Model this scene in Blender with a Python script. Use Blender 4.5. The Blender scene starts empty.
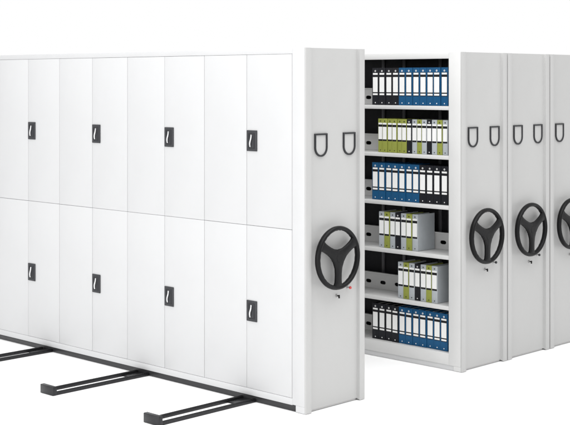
import bpy, bmesh, math, random
from mathutils import Vector, Matrix
random.seed(11)
S = bpy.context.scene
COL = S.collection

# ------------------------------------------------------------------ materials
def mat(name, base, rough=0.5, metal=0.0, spec=0.5, bump=0.0, bscale=400.0, vary=0.0, vscale=6.0,
        rvary=0.0, coat=0.0, ripple=0.0):
    m = bpy.data.materials.new(name); m.use_nodes = True
    nt = m.node_tree; b = nt.nodes['Principled BSDF']
    b.inputs['Base Color'].default_value = (*base, 1)
    b.inputs['Roughness'].default_value = rough
    b.inputs['Metallic'].default_value = metal
    b.inputs['Specular IOR Level'].default_value = spec
    b.inputs['Coat Weight'].default_value = coat
    tc = nt.nodes.new('ShaderNodeTexCoord')
    if bump:
        n = nt.nodes.new('ShaderNodeTexNoise'); n.inputs['Scale'].default_value = bscale
        n.inputs['Detail'].default_value = 3
        bp = nt.nodes.new('ShaderNodeBump'); bp.inputs['Strength'].default_value = bump
        bp.inputs['Distance'].default_value = 0.001
        nt.links.new(tc.outputs['Object'], n.inputs['Vector'])
        nt.links.new(n.outputs['Fac'], bp.inputs['Height'])
        nt.links.new(bp.outputs['Normal'], b.inputs['Normal'])
        if ripple:      # the slight waviness of pressed sheet metal
            n3 = nt.nodes.new('ShaderNodeTexNoise'); n3.inputs['Scale'].default_value = 3.5
            n3.inputs['Detail'].default_value = 1.5
            b3 = nt.nodes.new('ShaderNodeBump'); b3.inputs['Strength'].default_value = ripple
            b3.inputs['Distance'].default_value = 0.02
            nt.links.new(tc.outputs['Object'], n3.inputs['Vector'])
            nt.links.new(n3.outputs['Fac'], b3.inputs['Height'])
            nt.links.new(b3.outputs['Normal'], bp.inputs['Normal'])
    if vary or rvary:
        n2 = nt.nodes.new('ShaderNodeTexNoise'); n2.inputs['Scale'].default_value = vscale
        n2.inputs['Detail'].default_value = 5; n2.inputs['Roughness'].default_value = 0.65
        nt.links.new(tc.outputs['Object'], n2.inputs['Vector'])
        if vary:
            mr = nt.nodes.new('ShaderNodeMapRange')
            mr.inputs['From Min'].default_value = 0.3; mr.inputs['From Max'].default_value = 0.7
            mr.inputs['To Min'].default_value = 1 - vary; mr.inputs['To Max'].default_value = 1 + vary
            nt.links.new(n2.outputs['Fac'], mr.inputs['Value'])
            mx = nt.nodes.new('ShaderNodeVectorMath'); mx.operation = 'SCALE'
            mx.inputs[0].default_value = base
            nt.links.new(mr.outputs['Result'], mx.inputs['Scale'])
            nt.links.new(mx.outputs['Vector'], b.inputs['Base Color'])
        if rvary:
            mr2 = nt.nodes.new('ShaderNodeMapRange')
            mr2.inputs['From Min'].default_value = 0.3; mr2.inputs['From Max'].default_value = 0.7
            mr2.inputs['To Min'].default_value = max(0.02, rough - rvary); mr2.inputs['To Max'].default_value = rough + rvary
            nt.links.new(n2.outputs['Fac'], mr2.inputs['Value'])
            nt.links.new(mr2.outputs['Result'], b.inputs['Roughness'])
    return m

M = {}
M['door']   = mat('white_powder_coat', (0.538, 0.541, 0.546), 0.42, bump=0.06, bscale=900, vary=0.018, vscale=2.0, rvary=0.07, spec=0.45, ripple=0.35)
M['paint']  = mat('light_grey_powder_coat', (0.428, 0.428, 0.424), 0.42, bump=0.06, bscale=900, vary=0.018, vscale=2.0, rvary=0.07, spec=0.45, ripple=0.35)
M['shelf']  = mat('brightened_powder_coat', (0.60, 0.60, 0.595), 0.42, bump=0.06, bscale=900, vary=0.018, vscale=2.0, rvary=0.07, spec=0.45, ripple=0.35)  # colour lightened so the open unit's front looks better lit
M['base']   = mat('charcoal_steel', (0.027, 0.027, 0.029), 0.38, metal=0.2, bump=0.1, bscale=300, vary=0.12, vscale=9, rvary=0.08)
M['rail']   = mat('dark_rolled_steel', (0.026, 0.026, 0.028), 0.30, metal=0.5, bump=0.03, bscale=250, vary=0.06, vscale=14, rvary=0.05, spec=0.4)
M['wheel']  = mat('black_moulded_plastic', (0.007, 0.007, 0.0075), 0.36, bump=0.25, bscale=500, vary=0.1, rvary=0.08, spec=0.15)
M['plate']  = mat('charcoal_plastic', (0.035, 0.036, 0.04), 0.45, bump=0.15, bscale=600, vary=0.08, spec=0.25)
M['holder'] = mat('dark_grey_plastic', (0.026, 0.027, 0.03), 0.4, bump=0.1, bscale=600, spec=0.25)
M['chrome'] = mat('satin_chrome', (0.82, 0.82, 0.83), 0.25, metal=0.9, rvary=0.06, vscale=40)
M['steel']  = mat('brushed_zinc', (0.42, 0.42, 0.42), 0.35, metal=0.8, rvary=0.08, vscale=60)
M['red']    = mat('red_plastic', (0.5, 0.05, 0.05), 0.4, vary=0.05)
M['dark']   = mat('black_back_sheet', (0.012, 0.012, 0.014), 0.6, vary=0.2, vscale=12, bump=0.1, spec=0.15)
M['strut']  = mat('dark_grey_steel', (0.05, 0.05, 0.055), 0.45, vary=0.15, vscale=10)
M['blue']   = mat('blue_binder_board', (0.009, 0.085, 0.205), 0.5, bump=0.3, bscale=700, spec=0.2, vary=0.08, vscale=20, rvary=0.05)
M['black']  = mat('black_binder_board', (0.012, 0.013, 0.017), 0.5, bump=0.3, bscale=700, spec=0.2, vary=0.1, vscale=20, rvary=0.05)
M['green']  = mat('olive_green_binder_board', (0.29, 0.32, 0.065), 0.5, bump=0.3, bscale=700, spec=0.2, vary=0.06, vscale=20, rvary=0.05)
M['grey']   = mat('pale_grey_binder_board', (0.44, 0.47, 0.495), 0.5, bump=0.3, bscale=700, spec=0.2, vary=0.05, vscale=20, rvary=0.05)
M['paper']  = mat('white_label_paper', (0.83, 0.83, 0.82), 0.7, vary=0.02, vscale=30)
M['pages']  = mat('page_edges', (0.62, 0.61, 0.57), 0.9, bump=0.5, bscale=1500, vary=0.06, vscale=200)
M['ink']    = mat('black_print', (0.012, 0.012, 0.014), 0.55, vary=0.1, spec=0.2)
M['floor']  = mat('seamless_white_floor', (0.93, 0.93, 0.93), 0.75, vary=0.005, vscale=1.5, spec=0.2)

# ------------------------------------------------------------------ helpers
def box(bm, x0, x1, y0, y1, z0, z1, bev=0.0, seg=2):
    r = bmesh.ops.create_cube(bm, size=1.0)
    vs = r['verts']
    for v in vs:
        v.co = Vector(((x0 + x1) / 2 + v.co.x * (x1 - x0), (y0 + y1) / 2 + v.co.y * (y1 - y0), (z0 + z1) / 2 + v.co.z * (z1 - z0)))
    if bev:
        es = list({e for v in vs for e in v.link_edges})
        bmesh.ops.bevel(bm, geom=es, offset=bev, segments=seg, profile=0.5, affect='EDGES')

def cyl(bm, p0, p1, r0, r1=None, n=20):
    r1 = r0 if r1 is None else r1
    p0, p1 = Vector(p0), Vector(p1); d = p1 - p0
    q = Vector((0, 0, 1)).rotation_difference(d.normalized()).to_matrix().to_4x4()
    mtx = Matrix.Translation((p0 + p1) / 2) @ q
    bmesh.ops.create_cone(bm, cap_ends=True, segments=n, radius1=r0, radius2=r1, depth=d.length, matrix=mtx)

def tube(bm, pts, rad, n=10):
    """swept tube through points, radius per point or constant"""
    P = [Vector(p) for p in pts]; rings = []
    for i, p in enumerate(P):
        t = (P[min(i + 1, len(P) - 1)] - P[max(i - 1, 0)]).normalized()
        a = t.cross(Vector((1, 0, 0)));
        if a.length < 1e-3: a = t.cross(Vector((0, 1, 0)))
        a.normalize(); b = t.cross(a)
        r = rad[i] if isinstance(rad, (list, tuple)) else rad
        rings.append([bm.verts.new(p + (a * math.cos(2 * math.pi * k / n) + b * math.sin(2 * math.pi * k / n)) * r) for k in range(n)])
    for i in range(len(rings) - 1):
        for k in range(n):
            bm.faces.new((rings[i][k], rings[i][(k + 1) % n], rings[i + 1][(k + 1) % n], rings[i + 1][k]))
    bm.faces.new(rings[0][::-1]); bm.faces.new(rings[-1])

def slab(bm, outer, inner, y0, y1, axis='y'):
    """2-D outline (x,z) extruded between y0 and y1; with inner -> ring (same point count)"""
    mk = (lambda p, t: (p[0], t, p[1])) if axis == 'y' else (lambda p, t: (t, p[0], p[1]))
    A = [bm.verts.new(mk(p, y0)) for p in outer]; B = [bm.verts.new(mk(p, y1)) for p in outer]
    n = len(outer)
    for i in range(n):
        j = (i + 1) % n; bm.faces.new((A[i], A[j], B[j], B[i]))
    if inner:
        a = [bm.verts.new(mk(p, y0)) for p in inner]; b = [bm.verts.new(mk(p, y1)) for p in inner]
        for i in range(n):
            j = (i + 1) % n
            bm.faces.new((a[j], a[i], b[i], b[j]))
            bm.faces.new((A[j], A[i], a[i], a[j])); bm.faces.new((B[i], B[j], b[j], b[i]))
    else:
        bm.faces.new(A[::-1]); bm.faces.new(B)

def mesh(name, bm, m, smooth=True):
    bmesh.ops.recalc_face_normals(bm, faces=bm.faces)
    me = bpy.data.meshes.new(name); bm.to_mesh(me); bm.free()
    me.materials.append(M[m])
    if smooth:
        for p in me.polygons: p.use_smooth = True
        me.set_sharp_from_angle(angle=math.radians(35))
    return me

def obj(name, me, parent=None, loc=(0, 0, 0), rot=(0, 0, 0)):
    o = bpy.data.objects.new(name, me); COL.objects.link(o)
    o.location = loc; o.rotation_euler = rot
    if parent: o.parent = parent
    return o

def part(name, m, fn, parent, loc=(0, 0, 0), smooth=True):
    bm = bmesh.new(); fn(bm)
    return obj(name, mesh(name, bm, m, smooth), parent, loc)

def thing(name, label, cat, loc=(0, 0, 0), group=None):
    o = bpy.data.objects.new(name, None); COL.objects.link(o)
    o.empty_display_size = 0.1; o.location = loc
    o['label'] = label; o['category'] = cat
    if group: o['group'] = group
    return o

# ------------------------------------------------------------------ dimensions (metres)
W, L, H = 0.566, 3.534, 2.30         # depth along X, length along Y, height of every unit
X1, X2, X3, X4 = 0.0, 1.630, 2.206, 2.784
POST = 0.119
DW = 0.4115
REC = 0.024                           # the end panel's middle is set back this much
MID = 1.149

# ------------------------------------------------------------------ setting
bm = bmesh.new()
bmesh.ops.create_grid(bm, x_segments=8, y_segments=8, size=60)
fl = obj('floor', mesh('floor', bm, 'floor', False)); fl['kind'] = 'structure'

# ------------------------------------------------------------------ shared meshes for the end of a unit
def end_panel_fn(bm):
    # profile in (x, y), extruded upright; raised stiles at both edges, set-back middle
    r = 0.006
    prof = [(0.044, 0.038), (0.044, 0.012), (0.0, 0.012), (0.0, r), (r * 0.3, r * 0.3), (r, 0.0), (0.049, 0.0), (0.0525, 0.0015), (0.0555, REC - 0.0015), (0.059, REC),
            (W - 0.060, REC), (W - 0.0565, REC - 0.0015), (W - 0.0515, 0.0015), (W - 0.048, 0.0), (W - r, 0.0), (W - r * 0.3, r * 0.3), (W, r), (W, 0.012), (W - 0.044, 0.012), (W - 0.044, 0.038)]
    def zb(x): return 0.003 if (x < 0.054 or x > W - 0.054) else 0.014
    A = [bm.verts.new((x, y, zb(x))) for x, y in prof]; B = [bm.verts.new((x, y, H)) for x, y in prof]
    n = len(prof)
    for i in range(n):
        j = (i + 1) % n; bm.faces.new((A[i], A[j], B[j], B[i]))
    bm.faces.new(A[::-1]); bm.faces.new(B)
    # set lip under the middle of the sheet
    box(bm, 0.062, W - 0.064, REC + 0.004, 0.038, 0.004, 0.0138)
bm = bmesh.new(); end_panel_fn(bm); ME_end = mesh('end_panel', bm, 'paint')

def u_outline(w, h, n=16):
    r = w / 2
    pts = [(-w / 2, h / 2), (-w / 2, h / 4), (-w / 2, -h / 2 + r)]
    for i in range(1, n):
        a = math.pi + math.pi * i / n
        pts.append((r * math.cos(a), -h / 2 + r + r * math.sin(a)))
    pts += [(w / 2, -h / 2 + r), (w / 2, h / 4), (w / 2, h / 2), (0, h / 2)]
    return pts
def holder_fn(bm):
    o = u_outline(0.118, 0.148); t = 0.0105
    i = u_outline(0.118 - 2 * t, 0.148 - 2 * t)
    slab(bm, o, i, -0.009, -0.0003)
    es = [e for e in bm.edges if e.is_manifold and e.calc_face_angle(0) > 1.2]
    bmesh.ops.bevel(bm, geom=es, offset=0.0022, segments=2, profile=0.5, affect='EDGES')
bm = bmesh.new(); holder_fn(bm); ME_holder = mesh('card_holder', bm, 'holder')
bm = bmesh.new(); slab(bm, u_outline(0.0965, 0.1265), None, -0.0022, -0.0002); ME_card = mesh('card', bm, 'paint')

# hand wheel: rim, three-armed spider, hub
RC = 0.190
def rim_fn(bm):
    N, n = 64, 14; rings = []
    for i in range(N):
        a = 2 * math.pi * i / N; ring = []
        for k in range(n):
            b = 2 * math.pi * k / n
            rr = RC + 0.0145 * math.cos(b); y = 0.020 * math.sin(b)
            # finger grips moulded on the inner side of the rim
            if math.cos(b) < -0.3: rr += 0.0012 * math.cos(a * 36)
            ring.append(bm.verts.new((rr * math.cos(a), y, rr * math.sin(a))))
        rings.append(ring)
    for i in range(N):
        for k in range(n):
            bm.faces.new((rings[i][k], rings[i][(k + 1) % n], rings[(i + 1) % N][(k + 1) % n], rings[(i + 1) % N][k]))
bm = bmesh.new(); rim_fn(bm); ME_rim = mesh('rim', bm, 'wheel')
def spoke_fn(bm):
    # one arm pointing along +x, wide at the hub, dished; rotated per copy about y
    st = [(0.0, 0.047, 0.010), (0.028, 0.046, 0.010), (0.046, 0.038, 0.010), (0.066, 0.0305, 0.010), (0.10, 0.0265, 0.008), (0.135, 0.0265, 0.006), (0.158, 0.029, 0.004), (0.170, 0.034, 0.002), (0.181, 0.042, 0.0)]
    rings = []
    for x, hw, dy in st:
        prof = [(-hw, 0.007), (-hw, -0.006), (-hw + 0.007, -0.013), (-0.010, -0.0155), (0.010, -0.0155), (hw - 0.007, -0.013), (hw, -0.006), (hw, 0.007)]
        rings.append([bm.verts.new((x, y - dy * 0.4, z)) for z, y in prof])
    n = len(rings[0])
    for i in range(len(rings) - 1):
        for k in range(n):
            bm.faces.new((rings[i][k], rings[i][(k + 1) % n], rings[i + 1][(k + 1) % n], rings[i + 1][k]))
    bm.faces.new(rings[0]); bm.faces.new(rings[-1][::-1])
bm = bmesh.new(); spoke_fn(bm); ME_spoke = mesh('spoke', bm, 'wheel')
def hub_fn(bm):
    cyl(bm, (0, -0.0205, 0), (0, 0.0, 0), 0.027, 0.038, 32)
bm = bmesh.new(); hub_fn(bm); ME_hub = mesh('hub', bm, 'wheel')
bm = bmesh.new(); cyl(bm, (0, 0.0002, 0), (0, 0.0258 + REC, 0), 0.011, 0.011, 24); cyl(bm, (0, 0.020 + REC, 0), (0, 0.0257 + REC, 0), 0.018, 0.020, 24); ME_shaft = mesh('shaft', bm, 'paint')
# lock with its key
def lock_fn(bm):
    cyl(bm, (0, 0.0, 0), (0, -0.007, 0), 0.0105, 0.0095, 20)
    cyl(bm, (0, -0.007, 0), (0, -0.0095, 0), 0.008, 0.0075, 18)
bm = bmesh.new(); lock_fn(bm); ME_lock = mesh('lock', bm, 'steel')
def key_fn(bm):
    box(bm, -0.0015, 0.0015, -0.022, -0.0095, -0.004, 0.004, 0.0004)
    box(bm, -0.0035, 0.0035, -0.029, -0.019, -0.015, 0.007, 0.002)
bm = bmesh.new(); key_fn(bm); ME_key = mesh('key', bm, 'wheel')
def stem_fn(bm):
    cyl(bm, (0, 0, 0), (0, -0.004, 0), 0.010, 0.009, 18)
    cyl(bm, (0, -0.004, 0), (0, -0.020, 0), 0.005, 0.005, 12)
bm = bmesh.new(); stem_fn(bm); ME_stem = mesh('release_pin', bm, 'steel')
def knob_fn(bm):
    cyl(bm, (0, -0.019, 0), (0, -0.024, 0), 0.007, 0.010, 16)
    cyl(bm, (0, -0.024, 0), (0, -0.031, 0), 0.010, 0.008, 16)
bm = bmesh.new(); knob_fn(bm); ME_knob_red = mesh('knob', bm, 'red')
bm = bmesh.new(); knob_fn(bm); ME_knob_grey = mesh('knob', bm, 'holder')

def end_fittings(t, red=False, roll=0.0):
    obj('end_panel', ME_end, t)
    for x in (0.160, 0.431):
        h = obj('card_holder', ME_holder, t, (x, REC, 1.683)); obj('card', ME_card, h)
    w = obj('hand_wheel', ME_rim, t, (0.270, -0.026, 0.960), (0, roll, 0))
    for a in (30, 150, 270):
        obj('spoke', ME_spoke, w, (0, 0, 0), (0, -math.radians(a), 0))
    obj('hub', ME_hub, w); obj('shaft', ME_shaft, w)
    k = obj('lock', ME_lock, t, (0.311, REC, 0.708)); obj('key', ME_key, k)
    p = obj('release_pin', ME_stem, t, (0.418, REC, 0.750)); obj('knob', ME_knob_red if red else ME_knob_grey, p)

G_unit = 'mobile shelving units in a row'

# ------------------------------------------------------------------ unit 1: closed cupboard with doors
u1 = thing('mobile_shelving_unit', 'closed white storage unit with double doors on its long side, beside the aisle', 'shelving unit', (X1, 0, 0), G_unit)
end_fittings(u1, red=True)
def carcass(bm):
    box(bm, 0.024, W, 0.041, L - 0.041, 0.045, H - 0.002)
    box(bm, W - 0.0435, W - 0.0003, 0.0124, 0.0408, 0.003, H - 0.001)
part('carcass', 'paint', carcass, u1)
def frame1(bm):
    # door-side face frame: posts, top rail, bottom rail, centre rail behind the doors
    box(bm, 0.0, 0.0238, 0.0124, POST, 0.0445, H, 0.0015)
    box(bm, 0.0, 0.0238, 0.0124, 0.088, 0.003, 0.0444)
    box(bm, 0.0, 0.0238, L - POST, L - 0.0405, 0.0445, H, 0.0015)
    box(bm, 0.0, 0.0238, L - 0.088, L - 0.0405, 0.003, 0.0444)
    box(bm, 0.0002, 0.0238, POST, L - POST, H - 0.037, H - 0.0003, 0.0015)
    box(bm, 0.0002, 0.0238, POST, L - POST, 0.041, 0.084, 0.0015)
    box(bm, 0.011, 0.0236, POST + 0.0003, L - POST - 0.0003, 0.0845, H - 0.0375)
part('door_frame', 'door', frame1, u1)
part('end_panel', 'paint', lambda bm: box(bm, 0, W, L - 0.04, L, 0.003, H, 0.006), u1)
part('base', 'base', lambda bm: (box(bm, 0.010, W - 0.02, 0.089, L - 0.089, 0.002, 0.0405, 0.002), box(bm, 0.007, 0.0098, 0.0895, L - 0.0895, 0.030, 0.0402)), u1)
# doors
g = 0.0013
z_rows = ((0.0855, MID - 0.001), (MID + 0.001, H - 0.0385))
door_mesh = {}
for r, (z0, z1) in enumerate(z_rows):
    bm = bmesh.new(); box(bm, 0.0, 0.0105, -DW + g, -g, 0, z1 - z0, 0.0018, 2)
    door_mesh[r] = mesh('door', bm, 'door')
def plate_fn(bm):
    box(bm, -0.007, -0.0002, -0.099, -0.004, -0.068, 0.068, 0.003)
bm = bmesh.new(); plate_fn(bm); ME_plate = mesh('lock_plate', bm, 'plate')
def pocket_fn(bm):
    o = [(-0.078, -0.052), (-0.024, -0.052), (-0.024, 0.052), (-0.078, 0.052)]
    i = [(-0.073, -0.047), (-0.029, -0.047), (-0.029, 0.047), (-0.073, 0.047)]
    slab(bm, o, i, -0.0095, -0.0068, axis='x')
bm = bmesh.new(); pocket_fn(bm); ME_pocket = mesh('pocket_rim', bm, 'holder')
def lever_fn(bm):
    pts = []; rad = []
    for i in range(15):
        t = i / 14
        z = 0.040 - 0.080 * t
        y = -0.050 + 0.0030 * math.sin((t - 0.5) * 2.0 * math.pi) + 0.009 * (t - 0.5)
        pts.append((-0.013 - 0.004 * math.sin(math.pi * t), y, z))
        rad.append(0.0042 + 0.0012 * math.sin(math.pi * t))
    tube(bm, pts, rad, 10)
    cyl(bm, (-0.0068, -0.054, 0.034), (-0.0125, -0.054, 0.034), 0.0045, 0.0045, 14)
bm = bmesh.new(); lever_fn(bm); ME_lever = mesh('lever', bm, 'chrome')
for r, (z0, z1) in enumerate(z_rows):
    for k in range(8):
        y_hi = POST + 0.002 + DW * (k + 1)          # far edge of this door
        d = obj('door', door_mesh[r], u1, (random.uniform(-0.0006, 0.0006), y_hi, z0 + random.uniform(-0.0004, 0.0004)))
        if k % 2 == 0:                               # the nearer door of a pair carries the lock
            zc = 1.701 if r == 1 else 0.592
            obj('lock_plate', ME_plate, d, (0, 0, zc - z0))
            obj('pocket_rim', ME_pocket, d, (0, 0, zc - z0))
            obj('lever', ME_lever, d, (0, 0, zc - z0))

# ------------------------------------------------------------------ unit 2: open shelves with binders
u2 = thing('mobile_shelving_unit', 'open shelving unit filled with rows of binders, across the aisle', 'shelving unit', (X2, 0, 0), G_unit)
end_fittings(u2)
part('end_panel', 'paint', lambda bm: box(bm, 0, W, L - 0.04, L, 0.003, H, 0.006), u2)
BAY = 2 * DW
bays = [(POST + i * BAY, POST + (i + 1) * BAY) for i in range(4)]
def frame2(bm):
    box(bm, 0.0, 0.0438, 0.0124, POST, 0.0375, H, 0.002)
    box(bm, 0.0, 0.0438, 0.0124, 0.074, 0.003, 0.0374)
    box(bm, 0.0, 0.045, L - POST, L - 0.0405, 0.003, H, 0.002)
    box(bm, 0.0003, 0.045, POST, L - POST, 2.254, H - 0.0004, 0.002)
part('face_frame', 'shelf', frame2, u2)
part('top_panel', 'paint', lambda bm: box(bm, 0.0455, W, 0.0405, L - 0.0405, 2.262, H - 0.0006, 0.001), u2)
part('plinth', 'shelf', lambda bm: box(bm, 0.0006, 0.044, POST, L - POST, 0.0377, 0.118, 0.002), u2)
part('base', 'door', lambda bm: box(bm, 0.004, W - 0.02, 0.076, L - 0.076, 0.002, 0.0372, 0.001), u2)  # white board added so no dark shaded gap shows under this unit
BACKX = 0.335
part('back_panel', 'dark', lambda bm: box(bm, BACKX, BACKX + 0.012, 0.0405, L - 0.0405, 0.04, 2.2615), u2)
part('carcass', 'paint', lambda bm: (box(bm, BACKX + 0.0125, W, 0.0405, L - 0.0405, 0.045, 2.2615), box(bm, W - 0.0435, W - 0.0003, 0.0124, 0.0402, 0.003, H - 0.001)), u2)
for y in (0.26, 0.345, 0.43, 0.78, 0.99):
    part('back_strut', 'strut', lambda bm: box(bm, BACKX - 0.012, BACKX - 0.0005, y, y + 0.028, 0.13, 2.26, 0.002), u2)
for a, b in bays[1:]:
    part('upright', 'shelf', lambda bm: box(bm, 0.0012, 0.044, a + 0.012, a + 0.046, 0.119, 2.2535, 0.002), u2)
SHELF = [1.909, 1.550, 1.187, 0.826, 0.460, 0.122]      # top surfaces, from the top shelf down
for a, b in bays:
    for s in SHELF:
        def sh(bm):
            y0, y1 = a + 0.0006, b - 0.0006
            fz = 0.029
            box(bm, 0.002, 0.0225, y0, y1, s - fz, s, 0.003)                    # rolled front lip
            box(bm, 0.0225, BACKX - 0.013, y0, y1, s - 0.022, s - 0.0008)
        part('shelf', 'shelf', sh, u2)
# low perforated back stop on every shelf, oval hand holes
def stop_fn(bm, y0, y1, s):
    # panel in the (y, z) plane made of cells with an oval hole each
    h = 0.118; pitch = 0.147; t = 0.006; x = 0.268
    yc = 0.96 - 10 * pitch
    n = 24
    cells = []
    while yc < y1:
        if yc - pitch / 2 >= y0 and yc + pitch / 2 <= y1: cells.append(yc)
        yc += pitch
    for c in cells:
        out = []; inn = []
        for i in range(n):
            a = 2 * math.pi * i / n + 0.02
            ca, sa = math.cos(a), math.sin(a)
            k = min(pitch / 2 / abs(ca) if abs(ca) > 1e-6 else 9, h / 2 / abs(sa) if abs(sa) > 1e-6 else 9)
            out.append((c + ca * k, s + h / 2 + sa * k))
            ex = 0.028 * (abs(ca) ** 0.75) * (1 if ca > 0 else -1); ez = 0.0145 * (abs(sa) ** 0.75) * (1 if sa > 0 else -1)
            inn.append((c + ex, s + h / 2 - 0.006 + ez))
        # put corner points exactly on the cell corners
        for cy in (-1, 1):
            for cz in (-1, 1):
                tgt = (c + cy * pitch / 2, s + h / 2 + cz * h / 2)
                j = min(range(n), key=lambda q: (out[q][0] - tgt[0]) ** 2 + (out[q][1] - tgt[1]) ** 2)
                out[j] = tgt
        slab(bm, out, inn, x, x + t, axis='x')
    if cells:
        lo, hi = cells[0] - pitch / 2, cells[-1] + pitch / 2
        box(bm, x - 0.006, x + t + 0.012, lo, hi, s + h + 0.0003, s + h + 0.009, 0.001)
        if lo - y0 > 0.004: box(bm, x, x + t, y0, lo - 0.0004, s, s + h)
        if y1 - hi > 0.004: box(bm, x, x + t, hi + 0.0004, y1, s, s + h)
for s in SHELF:
    part('back_stop', 'shelf', lambda bm: stop_fn(bm, POST + 0.002, 2.3, s), u2)

# ------------------------------------------------------------------ units 3 and 4: pushed up close behind
for X, lab in ((X3, 'closed pale grey unit pushed up right behind the open shelving unit'),
               (X4, 'rearmost pale grey unit with its steering wheel cut off by the photo edge')):
    u = thing('mobile_shelving_unit', lab, 'shelving unit', (X, 0, 0), G_unit)
    end_fittings(u)
    part('carcass', 'paint', lambda bm: (box(bm, 0.004, W - 0.004, 0.041, L - 0.041, 0.0405, H - 0.002, 0.003), box(bm, 0.0003, 0.0435, 0.0124, 0.0408, 0.003, H - 0.001), box(bm, W - 0.0435, W - 0.0003, 0.0124, 0.0408, 0.003, H - 0.001)), u)
    part('end_panel', 'paint', lambda bm: box(bm, 0, W, L - 0.04, L, 0.003, H, 0.006), u)
    part('base', 'base', lambda bm: box(bm, 0.02, W - 0.02, 0.089, L - 0.089, 0.002, 0.040, 0.002), u)

# ------------------------------------------------------------------ floor rails
rails = ((0.455, 'dark steel double-bar floor rail nearest the cabinet corner with the wheel'),
         (1.535, 'dark steel double-bar floor rail in the middle, between two others'),
         (2.690, 'dark steel double-bar floor rail running out of the photo at the left'))
for y, lab in rails:
    t = thing('floor_rail', lab, 'rail', (0.0, y, 0), 'floor rails sticking out under the cupboard')
    def bars(bm, y0):
        box(bm, -0.784, 0.0065, y0, y0 + 0.020, 0.001, 0.022, 0.002)
        box(bm, -0.784, 0.0065, y0 + 0.006, y0 + 0.014, 0.0223, 0.025, 0.0012)      # running surface
    part('bar', 'rail', lambda bm: bars(bm, 0.0), t)
    part('bar', 'rail', lambda bm: bars(bm, 0.120), t)
    part('end_cap', 'rail', lambda bm: box(bm, -0.818, -0.7845, -0.003, 0.143, 0.001, 0.060, 0.004), t)
    part('tie_plate', 'rail', lambda bm: box(bm, -0.13, 0.006, 0.0204, 0.1196, 0.001, 0.010, 0.001), t)

# ------------------------------------------------------------------ binders
def binder_meshes(w, h, d, colour, kind):
    """every mesh of one binder; spine faces -X at x = 0, bottom at z = 0, width along y about 0"""
    t = 0.003; out = []
    bm = bmesh.new()
    box(bm, 0.0, 0.007, -w / 2, w / 2, 0, h, 0.0026, 3)
    box(bm, 0.0042, d, -w / 2 + 0.0004, -w / 2 + t, 0.0004, h - 0.0004, 0.0008, 1)
    box(bm, 0.0042, d, w / 2 - t, w / 2 - 0.0004, 0.0004, h - 0.0004, 0.0008, 1)
    out.append(('cover', mesh('cover', bm, colour), None))
    bm = bmesh.new(); box(bm, 0.030, d - 0.006, -w / 2 + t + 0.001, w / 2 - t - 0.001, 0.004, h - 0.012)
    out.append(('pages', mesh('pages', bm, 'pages'), None))
    def strip(name, m, z0, z1, hw, x0=-0.0007, x1=0.0002):
        bm = bmesh.new(); box(bm, x0, x1, -hw, hw, z0 * h, z1 * h)
        out.append((name, mesh(name, bm, m, False), None))
    if kind == 'wide':
        hw = w * 0.36
        strip('print_panel', 'ink', 0.245, 0.875, hw + 0.0032)
        strip('title_band', 'paper', 0.815, 0.862, hw, -0.0014, -0.0009)
        strip('spine_label', 'paper', 0.345, 0.750, hw, -0.0014, -0.0009)
        strip('foot_band', 'paper', 0.265, 0.312, hw, -0.0014, -0.0009)
        zr, rr = 0.915, 0.0068
    else:
        hw = w * 0.40
        strip('print_panel', 'ink', 0.335, 0.830, hw + 0.001)
        strip('title_band', 'paper', 0.825, 0.875, hw, -0.0014, -0.0009)
        strip('spine_label', 'paper', 0.385, 0.755, hw, -0.0014, -0.0009)
        zr, rr = 0.925, 0.0055
    bm = bmesh.new(); N = 18
    o = [(rr * math.cos(2 * math.pi * i / N), zr * h + rr * math.sin(2 * math.pi * i / N)) for i in range(N)]
    q = [(rr * 0.5 * math.cos(2 * math.pi * i / N), zr * h + rr * 0.5 * math.sin(2 * math.pi * i / N)) for i in range(N)]
    slab(bm, o, q, -0.0016, 0.0002, axis='x')
    ring_m = 'paper' if colour in ('blue', 'black') else 'ink'
    out.append(('finger_ring', mesh('finger_ring', bm, ring_m), None))
    bm = bmesh.new(); cyl(bm, (-0.0008, 0, 0.06 * h), (0.0002, 0, 0.06 * h), 0.0042, n=14)
    out.append(('foot_rivet', mesh('foot_rivet', bm, ring_m), None))
    return out
protos = {}
def get_proto(w, h, d, colour, kind):
    key = (w, h, d, colour, kind)
    if key not in protos: protos[key] = binder_meshes(*key)
    return protos[key]
ORD = ['first', 'second', 'third', 'fourth', 'fifth', 'sixth', 'seventh', 'eighth', 'ninth', 'tenth', 'eleventh', 'twelfth', 'thirteenth', 'fourteenth']
ROWN = ['top shelf', 'second shelf down', 'third shelf down', 'fourth shelf down', 'fifth shelf down', 'bottom shelf']
NAME = {'blue': 'blue', 'black': 'black', 'green': 'olive green', 'grey': 'pale grey'}
def row(ri, seq, y_left, pitch, h, d, kind, xf):
    s = SHELF[ri]; count = {}
    tot = {c: seq.count(c) for c in seq}
    for i, c in enumerate(seq):
        w = pitch - 0.0011
        o = thing('binder', '', 'binder', (X2 + xf + random.uniform(-0.002, 0.005), y_left - pitch * (i + 0.5), s + 0.0004),
                  'binders on the ' + ROWN[ri])
        o.rotation_euler = (0, 0, random.uniform(-0.004, 0.004))
        count[c] = count.get(c, 0) + 1
        which = (ORD[count[c] - 1] + ' ' + NAME[c] + ' binder from the left') if tot[c] > 1 else ('only ' + NAME[c] + ' binder')
        o['label'] = which + ' on the ' + ROWN[ri] + ' of the open unit'
        for nm, me, _ in get_proto(w, h, d, c, kind):
            obj(nm, me, o)
A11 = ['black'] * 4 + ['blue'] * 7
row(0, A11, 0.882, 0.0655, 0.282, 0.205, 'wide', 0.045)
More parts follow.
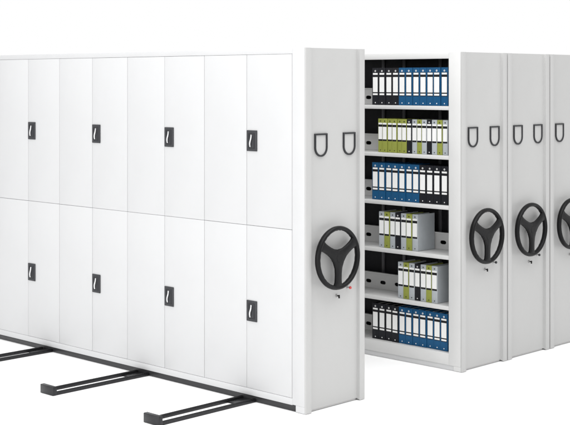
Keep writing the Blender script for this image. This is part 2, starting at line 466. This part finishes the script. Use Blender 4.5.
row(1, ['green'] * 6 + ['black', 'grey', 'green', 'grey', 'black', 'grey', 'green', 'grey'], 0.825, 0.0472, 0.255, 0.205, 'slim', 0.045)
row(2, ['blue'] * 7 + ['black'] * 4, 0.882, 0.0655, 0.282, 0.205, 'wide', 0.045)
T7 = ['grey', 'green', 'grey', 'black', 'grey', 'green', 'grey']
row(3, T7, 0.815, 0.0535, 0.272, 0.205, 'slim', 0.045)
row(4, T7, 0.628, 0.0535, 0.272, 0.205, 'slim', 0.045)
row(5, A11, 0.882, 0.0655, 0.272, 0.205, 'wide', 0.045)

# ------------------------------------------------------------------ light
wd = bpy.data.worlds.new('World'); S.world = wd; wd.use_nodes = True
bg = wd.node_tree.nodes['Background']
bg.inputs['Color'].default_value = (1, 1, 1, 1); bg.inputs['Strength'].default_value = 1.0
def area(name, loc, target, size, power, col=(1, 1, 1)):
    ld = bpy.data.lights.new(name, 'AREA'); ld.shape = 'RECTANGLE'; ld.size = size[0]; ld.size_y = size[1]
    ld.energy = power; ld.color = col
    o = bpy.data.objects.new(name, ld); COL.objects.link(o); o.location = loc
    o.rotation_euler = (Vector(target) - Vector(loc)).to_track_quat('-Z', 'Y').to_euler()
    return o
area('softbox_overhead', (-0.3, -0.8, 7.0), (-0.3, -0.8, 0), (8, 8), 650)
area('softbox_side', (-8.5, 2.5, 2.2), (0, 1.5, 0.8), (4, 4), 140)
area('added_fill_front', (-6.5, -2.5, 2.6), (1.6, 0.5, 1.0), (2.5, 2.5), 48)  # added fill lamp, brightens the shelf fronts and interiors

# ------------------------------------------------------------------ camera
cd = bpy.data.cameras.new('camera'); cam = bpy.data.objects.new('camera', cd); COL.objects.link(cam)
F = Vector((0.717, 0.697, 0)).normalized()
cam.location = (-5.885, -5.538, 2.087)
cam.rotation_euler = F.to_track_quat('-Z', 'Y').to_euler()
cd.sensor_width = 36; cd.lens = 36 * 1292 / 570; cd.shift_y = -131 / 570
cd.clip_end = 300; cd.clip_start = 0.05
S.camera = cam
S.render.engine = 'CYCLES'
S.view_settings.view_transform = 'Standard'; S.view_settings.look = 'None'
S.view_settings.exposure = 0; S.view_settings.gamma = 1
